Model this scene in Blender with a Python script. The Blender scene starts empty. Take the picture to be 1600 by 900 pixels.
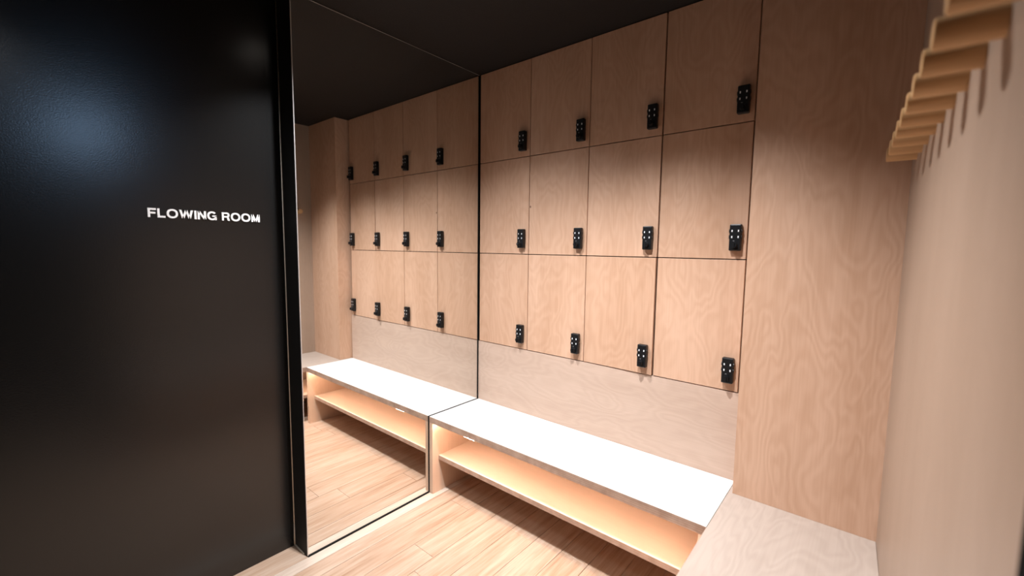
import bpy, bmesh, math, random
from mathutils import Vector, Matrix

sc = bpy.context.scene
COL = sc.collection
random.seed(7)

# ------------------------------------------------------------------ camera
cx, cy, cz = 1.8707, -1.9168, 1.4006
yaw, pitch, roll, fpx = 0.6961, -0.0927, 0.0127, 678.66
fw = Vector((-math.sin(yaw)*math.cos(pitch), math.cos(yaw)*math.cos(pitch), math.sin(pitch)))
rt = Vector((math.cos(yaw), math.sin(yaw), 0)); up = rt.cross(fw)
rt2 = rt*math.cos(roll) + up*math.sin(roll); up2 = -rt*math.sin(roll) + up*math.cos(roll)
cam_d = bpy.data.cameras.new('camera'); cam = bpy.data.objects.new('camera', cam_d); COL.objects.link(cam)
M = Matrix((rt2, up2, -fw)).transposed().to_4x4(); M.translation = Vector((cx, cy, cz)); cam.matrix_world = M
cam_d.sensor_width = 36.0; cam_d.sensor_fit = 'HORIZONTAL'; cam_d.lens = fpx/1600*36
cam_d.clip_start = 0.02; cam_d.clip_end = 50
cam_d.dof.use_dof = True; cam_d.dof.focus_distance = 2.2; cam_d.dof.aperture_fstop = 1.7
sc.camera = cam

# ------------------------------------------------------------------ world, lights, exposure
w = bpy.data.worlds.new('world'); sc.world = w; w.use_nodes = True
w.node_tree.nodes['Background'].inputs[0].default_value = (0.9, 0.85, 0.8, 1)
w.node_tree.nodes['Background'].inputs[1].default_value = 0.0
sc.view_settings.view_transform = 'Standard'; sc.view_settings.look = 'None'
sc.view_settings.exposure = 0.14; sc.view_settings.gamma = 1.0; sc.view_settings.use_curve_mapping = False
sc.cycles.max_bounces = 10; sc.cycles.diffuse_bounces = 6; sc.cycles.glossy_bounces = 6
sc.cycles.caustics_refractive = False; sc.cycles.sample_clamp_indirect = 40.0
HC = 2.414                                        # ceiling height
# (place, power, cone, blend, radius, colour, aim)
MAIN = dict(loc=(1.22, -0.90, HC-0.03), power=188, cone=114, blend=1.0, rad=0.03, col=(0.98, 1.0, 1.03), aim=(1.16, -0.82, 0))
LEFT = dict(loc=(0.45, -0.97, HC-0.03), power=158, cone=124, blend=1.0, rad=0.03, col=(0.98, 1.0, 1.03), aim=(0.50, -0.86, 0))
SECOND = dict(loc=(0.95, -1.95, HC-0.03), power=24, cone=120, blend=1.0, rad=0.04, col=(0.98, 1.0, 1.03), aim=(0.5, -1.75, 0.4))
COOL = dict(loc=(2.35, -1.440, 2.20), power=11, cone=30, blend=0.9, rad=0.035, col=(0.42, 0.66, 1.0), aim=(-0.126, -1.68, 1.75))  # unseen cool lamp, set on the reflected ray for the panel's blue glow
LED_STRENGTH = 82.0
LED_COLOUR = (1.0, 0.73, 0.56, 1)

# ------------------------------------------------------------------ helpers
def tag(o, label=None, cat=None, group=None, kind=None):
    if label: o['label'] = label
    if cat: o['category'] = cat
    if group: o['group'] = group
    if kind: o['kind'] = kind
    return o

def obj(name, bm, mat, parent=None, smooth=False):
    me = bpy.data.meshes.new(name); bm.normal_update(); bm.to_mesh(me); bm.free()
    me.materials.append(mat)
    if smooth:
        for f in me.polygons: f.use_smooth = True
    o = bpy.data.objects.new(name, me); COL.objects.link(o)
    if parent: o.parent = parent
    return o

def link_copy(o, parent, loc=None):
    c = o.copy(); COL.objects.link(c); c.parent = parent
    if loc is not None: c.location = loc
    return c

def empty(name, loc=(0, 0, 0), rz=0):
    o = bpy.data.objects.new(name, None); COL.objects.link(o); o.location = loc; o.rotation_euler.z = rz
    o.empty_display_size = 0.05
    return o

def box(bm, x0, x1, y0, y1, z0, z1, bev=0):
    r = bmesh.ops.create_cube(bm, size=1)
    vs = r['verts']
    for v in vs:
        v.co = Vector((x0 + (v.co.x+.5)*(x1-x0), y0 + (v.co.y+.5)*(y1-y0), z0 + (v.co.z+.5)*(z1-z0)))
    if bev:
        es = list({e for v in vs for e in v.link_edges})
        bmesh.ops.bevel(bm, geom=es, offset=bev, segments=2, profile=.5, affect='EDGES')
    return bm

def nb(*a, bev=0):
    return box(bmesh.new(), *a, bev=bev)

def prism(pts, z0, z1):
    bm = bmesh.new()
    lo = [bm.verts.new((x, y, z0)) for x, y in pts]; hi = [bm.verts.new((x, y, z1)) for x, y in pts]
    bm.faces.new(list(reversed(lo))); bm.faces.new(hi)
    n = len(pts)
    for i in range(n): bm.faces.new((lo[i], lo[(i+1) % n], hi[(i+1) % n], hi[i]))
    bmesh.ops.recalc_face_normals(bm, faces=bm.faces)
    return bm

def cyl(bm, r0, r1, a, b, seg=20):
    """cylinder/cone between points a and b"""
    a, b = Vector(a), Vector(b); d = b-a
    q = Vector((0, 0, 1)).rotation_difference(d.normalized()).to_matrix().to_4x4()
    q.translation = (a+b)/2
    bmesh.ops.create_cone(bm, cap_ends=True, segments=seg, radius1=r0, radius2=r1, depth=d.length, matrix=q)
    return bm

# ------------------------------------------------------------------ materials
def base_mat(name):
    m = bpy.data.materials.new(name); m.use_nodes = True
    nt = m.node_tree; p = nt.nodes['Principled BSDF']
    return m, nt, p

def plain(name, col, rough=.5, metal=0, spec=.5):
    m, nt, p = base_mat(name)
    p.inputs['Base Color'].default_value = (*col, 1); p.inputs['Roughness'].default_value = rough
    p.inputs['Metallic'].default_value = metal; p.inputs['Specular IOR Level'].default_value = spec
    return m

def N(nt, t, **kw):
    n = nt.nodes.new(t)
    for k, v in kw.items(): setattr(n, k, v)
    return n

def math_n(nt, op, a, b=None):
    n = N(nt, 'ShaderNodeMath', operation=op)
    for i, v in enumerate((a, b)):
        if v is None: continue
        if isinstance(v, (int, float)): n.inputs[i].default_value = v
        else: nt.links.new(v, n.inputs[i])
    return n.outputs[0]

def ramp(nt, fac, stops):
    r = N(nt, 'ShaderNodeValToRGB'); nt.links.new(fac, r.inputs[0])
    e = r.color_ramp.elements
    while len(e) < len(stops): e.new(0.5)
    for el, (pos, c) in zip(e, stops): el.position = pos; el.color = (*c, 1) if len(c) == 3 else c
    return r.outputs[0]

def birch(name, light, dark, axis='z', figure=1.0, rough=.45, knots=True, spec=.35):
    """rotary cut birch face veneer: contour figure, fine fibre, a few pin knots"""
    m, nt, p = base_mat(name); L = nt.links.new
    tc = N(nt, 'ShaderNodeTexCoord'); oi = N(nt, 'ShaderNodeObjectInfo')
    off = N(nt, 'ShaderNodeVectorMath', operation='SCALE'); off.inputs[0].default_value = (37, 19, 23)
    L(oi.outputs['Random'], off.inputs['Scale'])
    add = N(nt, 'ShaderNodeVectorMath', operation='ADD'); L(tc.outputs['Object'], add.inputs[0]); L(off.outputs[0], add.inputs[1])
    def mapped(along, across):
        mp = N(nt, 'ShaderNodeMapping'); L(add.outputs[0], mp.inputs[0])
        s = {'x': (along, across, across), 'y': (across, along, across), 'z': (across, across, along)}[axis]
        mp.inputs['Scale'].default_value = s
        return mp.outputs[0]
    n1 = N(nt, 'ShaderNodeTexNoise'); L(mapped(1.5, 4.2), n1.inputs[0])
    n1.inputs['Scale'].default_value = 1.0; n1.inputs['Detail'].default_value = 3.0; n1.inputs['Distortion'].default_value = .35
    ring = math_n(nt, 'SINE', math_n(nt, 'MULTIPLY', n1.outputs[0], 120.0))
    ring = math_n(nt, 'MULTIPLY_ADD', ring, .5); ring.node.inputs[2].default_value = .5
    n2 = N(nt, 'ShaderNodeTexNoise'); L(mapped(4, 160), n2.inputs[0]); n2.inputs['Scale'].default_value = 1; n2.inputs['Detail'].default_value = 3
    n3 = N(nt, 'ShaderNodeTexNoise'); L(mapped(1.2, 7), n3.inputs[0]); n3.inputs['Scale'].default_value = 1; n3.inputs['Detail'].default_value = 2
    v = math_n(nt, 'MULTIPLY', ring, .13*figure)
    v = math_n(nt, 'ADD', v, math_n(nt, 'MULTIPLY', n2.outputs[0], .36))
    v = math_n(nt, 'ADD', v, math_n(nt, 'MULTIPLY', n3.outputs[0], .70))
    v = math_n(nt, 'ADD', v, math_n(nt, 'MULTIPLY', oi.outputs['Random'], .12))
    c = ramp(nt, v, [(.36, dark), (.92, light)])
    if knots:
        vo = N(nt, 'ShaderNodeTexVoronoi'); L(mapped(1.9, 2.4), vo.inputs[0]); vo.inputs['Scale'].default_value = 1.0
        k = ramp(nt, vo.outputs['Distance'], [(.006, (0, 0, 0)), (.016, (1, 1, 1))])
        mx = N(nt, 'ShaderNodeMix', data_type='RGBA', blend_type='MIX'); L(k, mx.inputs[0])
        mx.inputs[6].default_value = (dark[0]*.28, dark[1]*.2, dark[2]*.15, 1); L(c, mx.inputs[7]); c = mx.outputs[2]
    L(c, p.inputs['Base Color'])
    p.inputs['Roughness'].default_value = rough; p.inputs['Specular IOR Level'].default_value = spec
    b = N(nt, 'ShaderNodeBump'); b.inputs['Strength'].default_value = .06; b.inputs['Distance'].default_value = .002
    L(n2.outputs[0], b.inputs['Height']); L(b.outputs[0], p.inputs['Normal'])
    return m

def ply_edge(name, axis='z'):
    """edge of a plywood board: alternate veneers"""
    m, nt, p = base_mat(name); L = nt.links.new
    tc = N(nt, 'ShaderNodeTexCoord'); sp = N(nt, 'ShaderNodeSeparateXYZ'); L(tc.outputs['Object'], sp.inputs[0])
    s = math_n(nt, 'SINE', math_n(nt, 'MULTIPLY', sp.outputs[{'x': 0, 'y': 1, 'z': 2}[axis]], 2*math.pi/.0085))
    no = N(nt, 'ShaderNodeTexNoise'); L(tc.outputs['Object'], no.inputs[0]); no.inputs['Scale'].default_value = 26; no.inputs['Detail'].default_value = 4
    v = math_n(nt, 'ADD', math_n(nt, 'MULTIPLY', s, .13), no.outputs[0])
    c = ramp(nt, v, [(.2, (.33, .215, .16)), (.5, (.42, .29, .22)), (.85, (.52, .38, .30))])
    L(c, p.inputs['Base Color']); p.inputs['Roughness'].default_value = .6; p.inputs['Specular IOR Level'].default_value = .2
    return m

def bamboo(name, cols):
    """pressed strand plank: long pale and tan streaks"""
    m, nt, p = base_mat(name); L = nt.links.new
    tc = N(nt, 'ShaderNodeTexCoord'); oi = N(nt, 'ShaderNodeObjectInfo')
    off = N(nt, 'ShaderNodeVectorMath', operation='SCALE'); off.inputs[0].default_value = (17, 41, 5); L(oi.outputs['Random'], off.inputs['Scale'])
    add = N(nt, 'ShaderNodeVectorMath', operation='ADD'); L(tc.outputs['Object'], add.inputs[0]); L(off.outputs[0], add.inputs[1])
    def nz(ax, ay, d):
        mp = N(nt, 'ShaderNodeMapping'); L(add.outputs[0], mp.inputs[0]); mp.inputs['Scale'].default_value = (ax, ay, 1)
        n = N(nt, 'ShaderNodeTexNoise'); L(mp.outputs[0], n.inputs[0]); n.inputs['Scale'].default_value = 1; n.inputs['Detail'].default_value = d
        n.inputs['Distortion'].default_value = .4
        return n.outputs[0]
    a = nz(46, 3.2, 4); b = nz(190, 9, 3); c3 = nz(12, 1.4, 2)
    v = math_n(nt, 'ADD', math_n(nt, 'MULTIPLY', a, .55), math_n(nt, 'MULTIPLY', b, .3))
    v = math_n(nt, 'ADD', v, math_n(nt, 'MULTIPLY', c3, .25))
    v = math_n(nt, 'ADD', v, math_n(nt, 'MULTIPLY', oi.outputs['Random'], .06))
    c = ramp(nt, v, list(zip((.36, .50, .70), cols)))
    L(c, p.inputs['Base Color']); p.inputs['Roughness'].default_value = .42; p.inputs['Specular IOR Level'].default_value = .35
    bp = N(nt, 'ShaderNodeBump'); bp.inputs['Strength'].default_value = .08; bp.inputs['Distance'].default_value = .002
    L(b, bp.inputs['Height']); L(bp.outputs[0], p.inputs['Normal'])
    return m

def speckled_black(name, col, rough, spec=.5, bump=.25, scale=420):
    m, nt, p = base_mat(name); L = nt.links.new
    tc = N(nt, 'ShaderNodeTexCoord')
    n = N(nt, 'ShaderNodeTexNoise'); L(tc.outputs['Object'], n.inputs[0]); n.inputs['Scale'].default_value = scale; n.inputs['Detail'].default_value = 2
    c = ramp(nt, n.outputs[0], [(.3, tuple(x*.6 for x in col)), (.7, tuple(x*1.5 for x in col))])
    L(c, p.inputs['Base Color']); p.inputs['Roughness'].default_value = rough; p.inputs['Specular IOR Level'].default_value = spec
    b = N(nt, 'ShaderNodeBump'); b.inputs['Strength'].default_value = bump; b.inputs['Distance'].default_value = .001
    L(n.outputs[0], b.inputs['Height']); L(b.outputs[0], p.inputs['Normal'])
    return m

def emitter(name, col, strength):
    m, nt, p = base_mat(name)
    p.inputs['Base Color'].default_value = (.8, .8, .8, 1)
    p.inputs['Emission Color'].default_value = col; p.inputs['Emission Strength'].default_value = strength
    return m

BL, BD = (.625, .398, .278), (.48, .280, .175)
M_door = birch('birch_vertical', BL, BD, 'z')
M_panel = birch('birch_horizontal', (.565, .415, .33), (.465, .33, .255), 'x', 1.2, knots=False)
M_pillar = birch('birch_pillar', BL, BD, 'z', 1.15)
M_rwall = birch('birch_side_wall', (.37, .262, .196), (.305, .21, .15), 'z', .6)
M_seat = birch('white_oiled_birch', (.80, .77, .745), (.74, .705, .67), 'x', .5, .5, knots=False)
M_seat2 = birch('pale_birch', (.455, .37, .315), (.365, .29, .24), 'y', 1.3, .5, knots=False)
M_shelf = birch('birch_shelf', (.74, .57, .45), (.67, .50, .385), 'x', .5, knots=False)
M_endp = birch('birch_end_panel', (.64, .46, .345), (.56, .39, .28), 'z', .5, knots=False)
M_peg = birch('peg_wood', (.58, .35, .17), (.46, .26, .115), 'x', .3, knots=False)
M_edge = ply_edge('plywood_edge')
M_floor = bamboo('bamboo_plank', [(.285, .155, .09), (.405, .265, .18), (.50, .365, .277)])
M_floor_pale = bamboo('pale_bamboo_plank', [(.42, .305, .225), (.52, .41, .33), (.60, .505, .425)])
M_sub = plain('subfloor_dark', (.10, .055, .03), .9)
M_gap = plain('locker_carcass_dark', (.03, .02, .015), .8)
M_black = speckled_black('black_laminate', (.006, .006, .006), .25, .65, .22, 230)
M_ceil = speckled_black('black_ceiling_paint', (.010, .008, .007), .75, .3, .5, 300)
M_void = plain('black_paint', (.006, .006, .006), .7)
M_gap_shade = plain('gap_shade_black', (.004, .004, .004), .6, 0, .2)  # black for strips that stand in for shaded gaps
M_mirror = plain('silvered_mirror', (.86, .865, .85), .0, 1)
M_glass_edge = plain('polished_glass_edge', (.75, .72, .70), .15, .6)
M_bead = plain('cream_sealant', (.75, .66, .55), .5)
M_white = plain('white_acrylic', (.92, .90, .88), .4)
M_lock = plain('black_abs', (.006, .006, .007), .38, 0, .4)
M_dial = plain('white_number_print', (.85, .87, .9), .3)
M_mark = plain('grey_print', (.22, .22, .23), .4)
M_metal = plain('steel_key_plug', (.7, .7, .72), .2, 1)
M_ring = plain('black_metal_trim', (.02, .02, .02), .4, 0)
M_lens = emitter('lamp_lens', (1, .9, .8, 1), 6)
M_cool = emitter('cool_lamp_lens', (.5, .72, 1, 1), 6)
M_led = emitter('led_tape', LED_COLOUR, LED_STRENGTH)
M_frame = plain('black_door_frame', (.003, .003, .003), .9, 0, .05)

# ------------------------------------------------------------------ setting
WS = .0385
def wall_x(y): return 1.934 + WS*(-.106 - y)
YE = -1.372                        # near end of the right wall and side bench
BH, BT, BDEP = .45, .035, .395
XB = 1.485                         # inner corner of the bench
XA, YP = -.126, -1.089             # black panel plane, mirror edge

fl = obj('floor', nb(-.25, 4.1, -3.7, .6, -.08, -.014), M_sub); tag(fl, 'pale bamboo plank floor', kind='structure')
PW, PL = .1385, 1.83
gapw = .0018
SEAM = [XA-.02, 0.0, .062, .1510]
while SEAM[-1] < 4.0: SEAM.append(SEAM[-1]+PW)
plank_meshes = {}
for ci, (xa, xb) in enumerate(zip(SEAM[:-1], SEAM[1:])):
    off = random.uniform(.25, PL)
    if abs(xa - .2895) < .02: off = .72
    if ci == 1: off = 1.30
    ys = [.02, -off]
    while ys[-1]-PL > -3.6: ys.append(ys[-1]-PL)
    ys.append(-3.65)
    for a, b in zip(ys[:-1], ys[1:]):
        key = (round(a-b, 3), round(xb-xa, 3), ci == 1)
        if key not in plank_meshes:
            bm = nb(gapw/2, xb-xa-gapw/2, b-a+gapw/4, -gapw/4, -.014, 0)
            es = [e for e in bm.edges if all(abs(v.co.z) < 1e-6 for v in e.verts)]
            bmesh.ops.bevel(bm, geom=es, offset=.0009, segments=1, affect='EDGES')
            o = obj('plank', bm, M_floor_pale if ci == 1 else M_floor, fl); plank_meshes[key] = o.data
        else:
            o = bpy.data.objects.new('plank', plank_meshes[key]); COL.objects.link(o); o.parent = fl
        o.location = (xa, a, 0)

tag(obj('ceiling', nb(-.25, 4.1, -3.7, .6, HC, HC+.08), M_ceil), 'flat matt black ceiling', kind='structure')
wb = obj('wall_back', nb(-.126, 2.2, .50, .58, 0, HC), M_gap); tag(wb, 'wall behind the locker bank', kind='structure')
obj('panel', nb(.002, 1.489, 0, .025, .0, .820), M_panel, wb)
tag(obj('pillar', nb(1.500, wall_x(-.106)+.03, -.106, .10, BH+.0005, HC-.001), M_pillar), 'birch plywood pillar between the lockers and the peg wall', kind='structure')
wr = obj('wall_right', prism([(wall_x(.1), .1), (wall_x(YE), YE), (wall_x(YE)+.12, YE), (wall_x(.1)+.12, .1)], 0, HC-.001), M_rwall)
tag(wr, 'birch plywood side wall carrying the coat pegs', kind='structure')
tag(obj('trim_1', nb(wall_x(YE)-.002, wall_x(YE)+.14, YE-.055, YE-.002, 0, HC-.001), M_frame), 'black end post of the peg wall', kind='structure')
tag(obj('wall_left', nb(XA-.10, XA, -3.62, YP+.006, 0, HC-.001), M_black), 'tall black laminate wall panel with white lettering', kind='structure')
tag(obj('wall_mirror', nb(XA+.0005, -.0045, YP, .49, 0, HC-.001), M_void), 'black partition behind the mirror', kind='structure')
tag(obj('wall_front', nb(-.22, 4.1, -3.70, -3.62, 0, HC), M_void), 'dark wall at the end of the corridor', kind='structure')
tag(obj('wall_corridor', nb(4.0, 4.1, -3.62, .5, 0, HC), M_void), 'dark wall at the far side of the corridor', kind='structure')

# cream bead in the corner between black panel and mirror partition, running on along the floor
bm = bmesh.new()
cyl(bm, .0026, .0022, (XA+.001, YP-.001, .10), (XA+.001, YP-.001, HC-.002), 10)
cyl(bm, .0042, .0030, (XA+.002, YP-.002, .004), (XA+.001, YP-.001, .105), 10)
cyl(bm, .0040, .0030, (XA+.002, YP-.002, .004), (-.03, YP-.002, .003), 10)
tag(obj('trim_2', bm, M_bead, smooth=True), 'thin cream sealant bead in the corner by the mirror', kind='structure')

# ------------------------------------------------------------------ mirror
mi = empty('wall_mirror_glass', (0, YP/2, 0)); mi.name = 'mirror'
tag(mi, 'full-height wall mirror beside the black panel, reaching floor and ceiling', 'mirror')
def mpart(name, x0, x1, y0, y1, z0, z1, mat):
    o = obj(name, nb(x0, x1, y0, y1, z0, z1), mat, mi); o.location = (0, -YP/2, 0); return o
mpart('glass', -.004, 0, YP+.004, -.001, .004, HC-.006, M_mirror)
mpart('polished_edge', -.004, .0004, YP+.0005, YP+.004, .004, HC-.006, M_glass_edge)
mpart('polished_edge', -.004, .0004, YP+.004, -.001, HC-.006, HC-.003, M_glass_edge)
mpart('gap_shade', -.002, .004, YP+.002, -BDEP-.004, .0003, .007, M_gap_shade)  # strips painted black as the dark gaps at wall, bench end and floor
mpart('gap_shade', -.002, .003, -.008, -.0005, BH+.004, HC-.008, M_gap_shade)
mpart('gap_shade', -.002, .0045, -BDEP-.002, -.001, BH-.004, BH+.0012, M_gap_shade)
mpart('gap_shade', -.002, .0045, -BDEP-.002, -BDEP+.001, .002, BH-.004, M_gap_shade)

# ------------------------------------------------------------------ benches
def led(name, parent, pts):
    """thin glowing LED tape following pts"""
    bm = bmesh.new(); prev = None; wdt = .003
    d = (Vector(pts[-1])-Vector(pts[0])).normalized(); side = Vector((-d.y, d.x, 0))*wdt
    th = Vector((0, 0, .002))
    for q in pts:
        q = Vector(q); ring = [bm.verts.new(q+side), bm.verts.new(q-side), bm.verts.new(q-side-th), bm.verts.new(q+side-th)]
        if prev:
            for k in range(4): bm.faces.new((prev[k], prev[(k+1) % 4], ring[(k+1) % 4], ring[k]))
        else: bm.faces.new(ring)
        prev = ring
    bm.faces.new(list(reversed(prev)))
    bmesh.ops.recalc_face_normals(bm, faces=bm.faces)
    return obj(name, bm, M_led, parent)

b1 = empty('bench', (0, 0, 0))
tag(b1, 'white topped plywood bench with glowing open shelf, under the lockers', 'bench')
obj('seat', nb(.005, XB-.0006, -BDEP+.0015, -.001, BH-BT, BH, bev=.0012), M_seat, b1)
obj('front_edge', nb(.005, XB-.002, -BDEP, -BDEP+.0015, BH-BT+.0005, BH-.0008), M_edge, b1)
for x0, x1 in ((.005, .031), (1.459, 1.4845)):
    e = obj('end_panel', nb(x0, x1, -BDEP+.002, -.002, .0005, BH-BT-.0003), M_endp, b1)
    obj('front_edge', nb(x0+.0003, x1-.0003, -BDEP+.0005, -BDEP+.002, .0008, BH-BT-.0003), M_endp, e)
sh = obj('shelf', nb(.0315, 1.4585, -.3485, -.002, .190, .216), M_shelf, b1)
obj('front_edge', nb(.0315, 1.4585, -.350, -.3485, .1902, .2157), M_edge, sh)
pts = []
for k in range(61):
    xx = .033 + k*(1.456-.033)/60
    sag = 0
    if .14 < xx < .46: sag = .0105*math.sin((xx-.14)/.32*math.pi)
    pts.append((xx, -.372, BH-BT-.001-sag))
led('led_strip', b1, pts)

b2 = empty('corner_bench', (0, 0, 0))
tag(b2, 'pale birch plywood bench along the coat peg wall, turning the corner', 'bench')
s2 = .001
obj('seat', prism([(XB+.0015, -.0005), (XB+.0015, YE), (wall_x(YE)-s2, YE), (wall_x(-.0005)-s2, -.0005)], BH-BT, BH), M_seat2, b2)
obj('front_edge', nb(XB, XB+.0015, YE+.001, -BDEP-.0005, BH-BT+.0005, BH-.0008), M_edge, b2)
o = obj('end_panel', prism([(XB+.002, YE+.026), (XB+.002, YE+.001), (wall_x(YE)-.002, YE+.001), (wall_x(YE)-.003, YE+.026)], .0005, BH-BT-.0003), M_endp, b2)
sh2 = obj('shelf', prism([(XB+.046, -.03), (XB+.046, YE+.0265), (wall_x(YE)-.003, YE+.0265), (wall_x(-.03)-.002, -.03)], .190, .216), M_shelf, b2)
obj('front_edge', nb(XB+.0445, XB+.046, YE+.0265, -.03, .1902, .2157), M_edge, sh2)
led('led_strip', b2, [(XB+.024, -.03-k*(-YE-.06)/20, BH-BT-.001) for k in range(21)])

# ------------------------------------------------------------------ lockers
XE = [.008, .3851, .7523, 1.1167, 1.4785]
ZE = [.8223, 1.3646, 1.8989, HC-.003]
G = .0021
lock_parts = {}
def build_lock(parent):
    """black combination lock, origin at its back centre; front faces -y"""
    W, H, D = .043, .105, .024
    b = obj('combination_lock', nb(-W/2, W/2, -D, 0, -H/2, H/2, bev=.004), M_lock, parent)
    for sx in (-1, 1):
        for zz in (.026, .002):
            bm = cyl(bmesh.new(), .0085, .0085, (sx*(W/2-.0035)-.0035*1, -D*.55, zz), (sx*(W/2-.0035)+.0035, -D*.55, zz), 16)
            o = obj('thumbwheel', bm, M_lock, b); o.location.x = sx*.002
            o = obj('number_window', nb(-.0021, .0021, -.0006, 0, -.0040, .0040), M_dial, b); o.location = (sx*.0115, -D, zz)
    bm = cyl(bmesh.new(), .0115, .0105, (0, 0, 0), (0, -.019, 0), 20)
    box(bm, -.0035, .0035, -.022, -.018, -.010, .010)
    o = obj('knob', bm, M_lock, b); o.location = (0, -D+.001, -.031)
    o = obj('key_mark', nb(-.003, .003, -.0008, 0, -.0012, .0012), M_mark, b); o.location = (-.004, -D, -.0135)
    return b

ROWN = ['bottom', 'middle', 'top']
COLN = ['next to the mirror', 'second from the mirror', 'third from the mirror', 'next to the pillar']
proto = None
for r in range(3):
    for c in range(4):
        x0, x1, z0, z1 = XE[c], XE[c+1], ZE[r], ZE[r+1]
        t = empty('locker', (x0, 0, z0))
        ajar = (r == 0 and c == 2)
        lab = f'birch plywood locker with black lock, {ROWN[r]} row, {COLN[c]}'
        if ajar: lab = 'birch plywood locker standing slightly ajar, bottom row, third from the mirror'
        tag(t, lab, 'locker', 'lockers in the wall bank')
        wdt, h = x1-x0, z1-z0
        # open-fronted carcass
        bm = bmesh.new(); th = .008
        box(bm, .0006, th, .020, .42, .0006, h-.0006); box(bm, wdt-th, wdt-.0006, .020, .42, .0006, h-.0006)
        box(bm, th, wdt-th, .020, .42, .0006, th); box(bm, th, wdt-th, .020, .42, h-th, h-.0006)
        box(bm, th, wdt-th, .412, .42, th, h-th)
        obj('body', bm, M_gap, t)
        g1 = G*(1.7 if c == 2 else 2.6 if c == 3 else 1); g0 = G*(1.6 if c == 3 else 1)
        d = obj('door', nb(g0, wdt-g1, 0, .018, G, h-G, bev=.0006), M_door, t)
        lk = build_lock(t) if proto is None else None
        if proto is None:
            proto = lk
        else:
            lk = link_copy(proto, t)
            for ch in proto.children: link_copy(ch, lk)
        lx = wdt - .043
        lz = .0895 if r == 0 else (.087 if r == 1 else .083)
        lk.location = (lx, -.0002, lz)
        if ajar:
            a = math.radians(-1.15)
            d.rotation_euler.z = a; lk.rotation_euler.z = a
            lk.location = (lx*math.cos(a), lx*math.sin(a)-.0002, lz)
        # the lock of the middle locker by the mirror shows its key plug
        if r == 1 and c == 0:
            o = obj('key_plug', cyl(bmesh.new(), .0055, .0055, (0, 0, 0), (0, -.0015, 0), 14), M_metal, lk); o.location = (0, -.0445, -.031)

# ------------------------------------------------------------------ coat pegs
ORD = ['first', 'second', 'third', 'fourth', 'fifth', 'sixth', 'seventh', 'eighth', 'ninth', 'tenth']
peg_mesh = None
for n in range(10):
    y = -.2225 - .1107*n + .0
    L = wall_x(y) - (1.8733 + .0429*.1107*n)
    if peg_mesh is None:
        bm = cyl(bmesh.new(), .020, .020, (0, 0, .020), (-.066, 0, .020), 24)
        bmesh.ops.bevel(bm, geom=[e for e in bm.edges if all(v.co.x < -.065 for v in e.verts)], offset=.0015, segments=2, affect='EDGES')
        o = obj('coat_peg', bm, M_peg); peg_mesh = o.data
    else:
        o = bpy.data.objects.new('coat_peg', peg_mesh); COL.objects.link(o)
    o.location = (wall_x(y), y, 1.663); o.rotation_euler.z = WS
    lab = f'round wooden coat peg on the side wall, {ORD[n]} from the pillar'
    if n == 0: lab = 'round wooden coat peg on the side wall, closest to the pillar'
    if n == 9: lab = 'round wooden coat peg on the side wall, nearest to the viewer at the frame top'
    tag(o, lab, 'coat peg', 'row of wooden coat pegs')

# ------------------------------------------------------------------ lettering
sg = empty('sign_lettering', (XA, -1.369, 1.4885)); tag(sg, 'white raised letters reading FLOWING ROOM on the black wall panel', 'sign')
CAP, LEN, Y0 = .0320, .366, -1.5525
ST = .205                                            # stroke width, cap height = 1
def bar(x0, x1, y0, y1): return [(x0, y0), (x1, y0), (x1, y1), (x0, y1)]
def diag(xa, ya, xb, yb, wd): return [(xa, ya), (xa+wd, ya), (xb+wd, yb), (xb, yb)]
def arc(cx_, cy_, rx, ry, a0, a1, n, st=ST):
    """strip of quads between outer and inner ellipse, degrees counter-clockwise"""
    out = []
    for k in range(n):
        q = []
        for a, inn in ((k, 0), (k+1, 0), (k+1, 1), (k, 1)):
            t_ = math.radians(a0+(a1-a0)*a/n); ox, oy = rx-inn*st*1.08, ry-inn*st*.95
            ct, s_ = math.cos(t_), math.sin(t_)
            sq = lambda v_: math.copysign(abs(v_)**.90, v_)
            q.append((cx_+ox*sq(ct), cy_+oy*sq(s_)))
        out.append(q)
    return out
def glyph(ch):
    T = ST*1.08
    if ch == 'F': return .80, [bar(0, T, 0, 1), bar(T, .80, 1-ST*.95, 1), bar(T, .74, .40, .40+ST*.92)]
    if ch == 'L': return .78, [bar(0, T, 0, 1), bar(T, .78, 0, ST*.95)]
    if ch == 'I': return T, [bar(0, T, 0, 1)]
    if ch == 'O': return 1.14, arc(.57, .5, .57, .52, 0, 360, 40)
    if ch == 'N': return .92, [bar(0, T, 0, 1), bar(.92-T, .92, 0, 1), diag(.0, 1, .92-T*1.12, 0, T*1.12)]
    if ch == 'M': return 1.08, [bar(0, T, 0, 1), bar(1.08-T, 1.08, 0, 1), diag(0, 1, .54-.13, 0, .26), diag(1.08-.26, 1, .41, 0, .26)]
    if ch == 'W': return 1.46, [diag(0, 1, .27, 0, .235), diag(.615, 1, .27, 0, .23), diag(.615, 1, .955, 0, .23), diag(1.46-.235, 1, .955, 0, .235)]
    if ch == 'G': return 1.08, arc(.55, .5, .55, .52, 42, 322, 34) + [bar(.58, 1.06, .38, .38+ST*.85), bar(1.06-T*.85, 1.06, 0.0, .50)]
    if ch == 'R': return .93, [bar(0, T, 0, 1), bar(T, .58, 1-ST*.92, 1), bar(T, .58, .38, .38+ST*.92)] + arc(.58, .69, .32, .31, -90, 90, 16) + [diag(.56, .40, .68, 0, .25)]
GAP, SPACE = .0040, .0175
gl = [None if ch == ' ' else glyph(ch) for ch in 'FLOWING ROOM']
tw = sum(g[0] for g in gl if g)
sxw = (LEN - SPACE - GAP*9)/tw
pos = Y0; first = True
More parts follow.
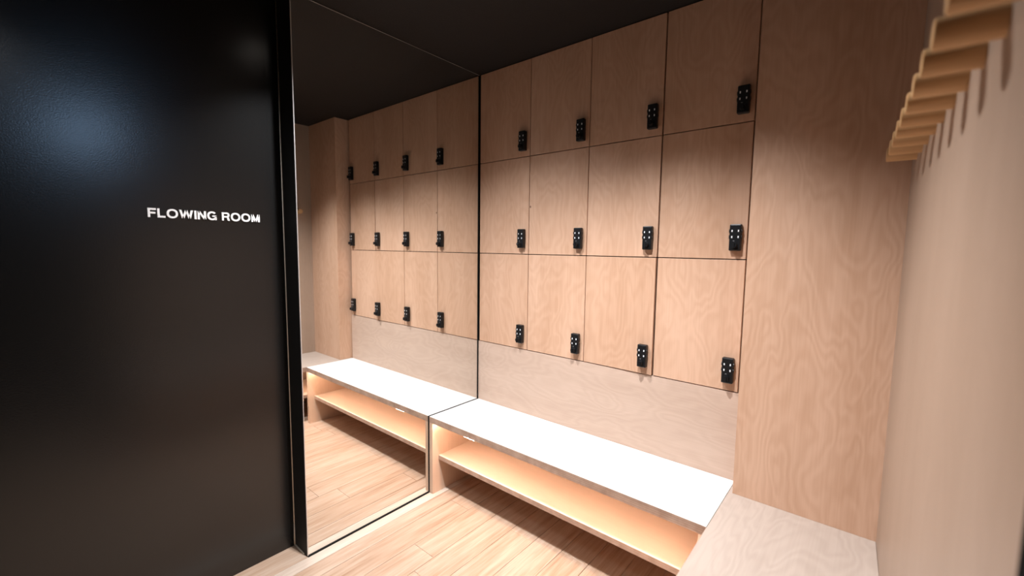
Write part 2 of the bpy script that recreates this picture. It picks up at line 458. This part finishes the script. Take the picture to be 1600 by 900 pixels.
for g in gl:
    if g is None: pos += SPACE; first = True; continue
    if not first: pos += GAP
    first = False
    bm = bmesh.new()
    for poly in g[1]:
        b_ = [bm.verts.new((.0003, px_*sxw, py_*CAP)) for px_, py_ in poly]
        f_ = [bm.verts.new((.0040, px_*sxw, py_*CAP)) for px_, py_ in poly]
        nn = len(poly); bm.faces.new(f_); bm.faces.new(list(reversed(b_)))
        for k in range(nn): bm.faces.new((b_[k], b_[(k+1) % nn], f_[(k+1) % nn], f_[k]))
    bmesh.ops.recalc_face_normals(bm, faces=bm.faces)
    o = obj('letter', bm, M_white, sg); o.location = (0, pos+1.369, .0045)
    pos += g[0]*sxw

# ------------------------------------------------------------------ lamps
def spot(name, d, parent):
    L = bpy.data.lights.new(name, 'SPOT'); L.energy = d['power']; L.spot_size = math.radians(d['cone']); L.spot_blend = d['blend']
    L.shadow_soft_size = d['rad']; L.color = d['col']
    o = bpy.data.objects.new(name, L); COL.objects.link(o)
    v = (Vector(d['aim'])-Vector(d['loc'])).normalized()
    o.matrix_world = Matrix.Translation(d['loc']) @ v.to_track_quat('-Z', 'Y').to_matrix().to_4x4()
    if parent:
        o.parent = parent; o.matrix_parent_inverse = Matrix.Translation(parent.location).inverted()
    return o

def downlight(d, label):
    x_, y_, z_ = d['loc']
    t = empty('ceiling_downlight', (x_, y_, HC)); tag(t, label, 'ceiling light', 'ceiling downlights')
    bm = bmesh.new(); n = 28
    rings = []
    for rr, zz in ((.048, 0), (.048, -.006), (.040, -.008), (.036, -.001), (.036, 0)):
        rings.append([bm.verts.new((rr*math.cos(2*math.pi*k/n), rr*math.sin(2*math.pi*k/n), zz)) for k in range(n)])
    for A, B in zip(rings[:-1], rings[1:]):
        for k in range(n): bm.faces.new((A[k], A[(k+1) % n], B[(k+1) % n], B[k]))
    bmesh.ops.recalc_face_normals(bm, faces=bm.faces)
    obj('trim_ring', bm, M_ring, t)
    obj('lens', cyl(bmesh.new(), .035, .035, (0, 0, -.001), (0, 0, -.0004), 28), M_lens, t)
    spot('lamp_light', d, t)
downlight(MAIN, 'round black-rimmed ceiling downlight above the bench corner')
downlight(LEFT, 'round black-rimmed ceiling downlight close to the mirror')
downlight(SECOND, 'round black-rimmed ceiling downlight over the entrance')

d = COOL
t = empty('track_spotlight', (d['loc'][0], d['loc'][1], HC)); tag(t, 'unseen black track spotlight making the cool glow on the black wall panel', 'spotlight')
v = (Vector(d['aim'])-Vector(d['loc'])).normalized()
h0 = Vector(d['loc'])-Vector((d['loc'][0], d['loc'][1], HC))
obj('mount', cyl(bmesh.new(), .035, .035, (0, 0, 0), (0, 0, -.012), 20), M_ring, t)
obj('stem', cyl(bmesh.new(), .006, .006, (0, 0, -.012), tuple(h0-v*.08), 10), M_ring, t)
obj('housing', cyl(bmesh.new(), .042, .042, tuple(h0-v*.14), tuple(h0-v*.03), 24), M_ring, t)
obj('lens', cyl(bmesh.new(), .036, .036, tuple(h0-v*.03), tuple(h0-v*.028), 24), M_cool, t)
spot('spot_light', d, t)
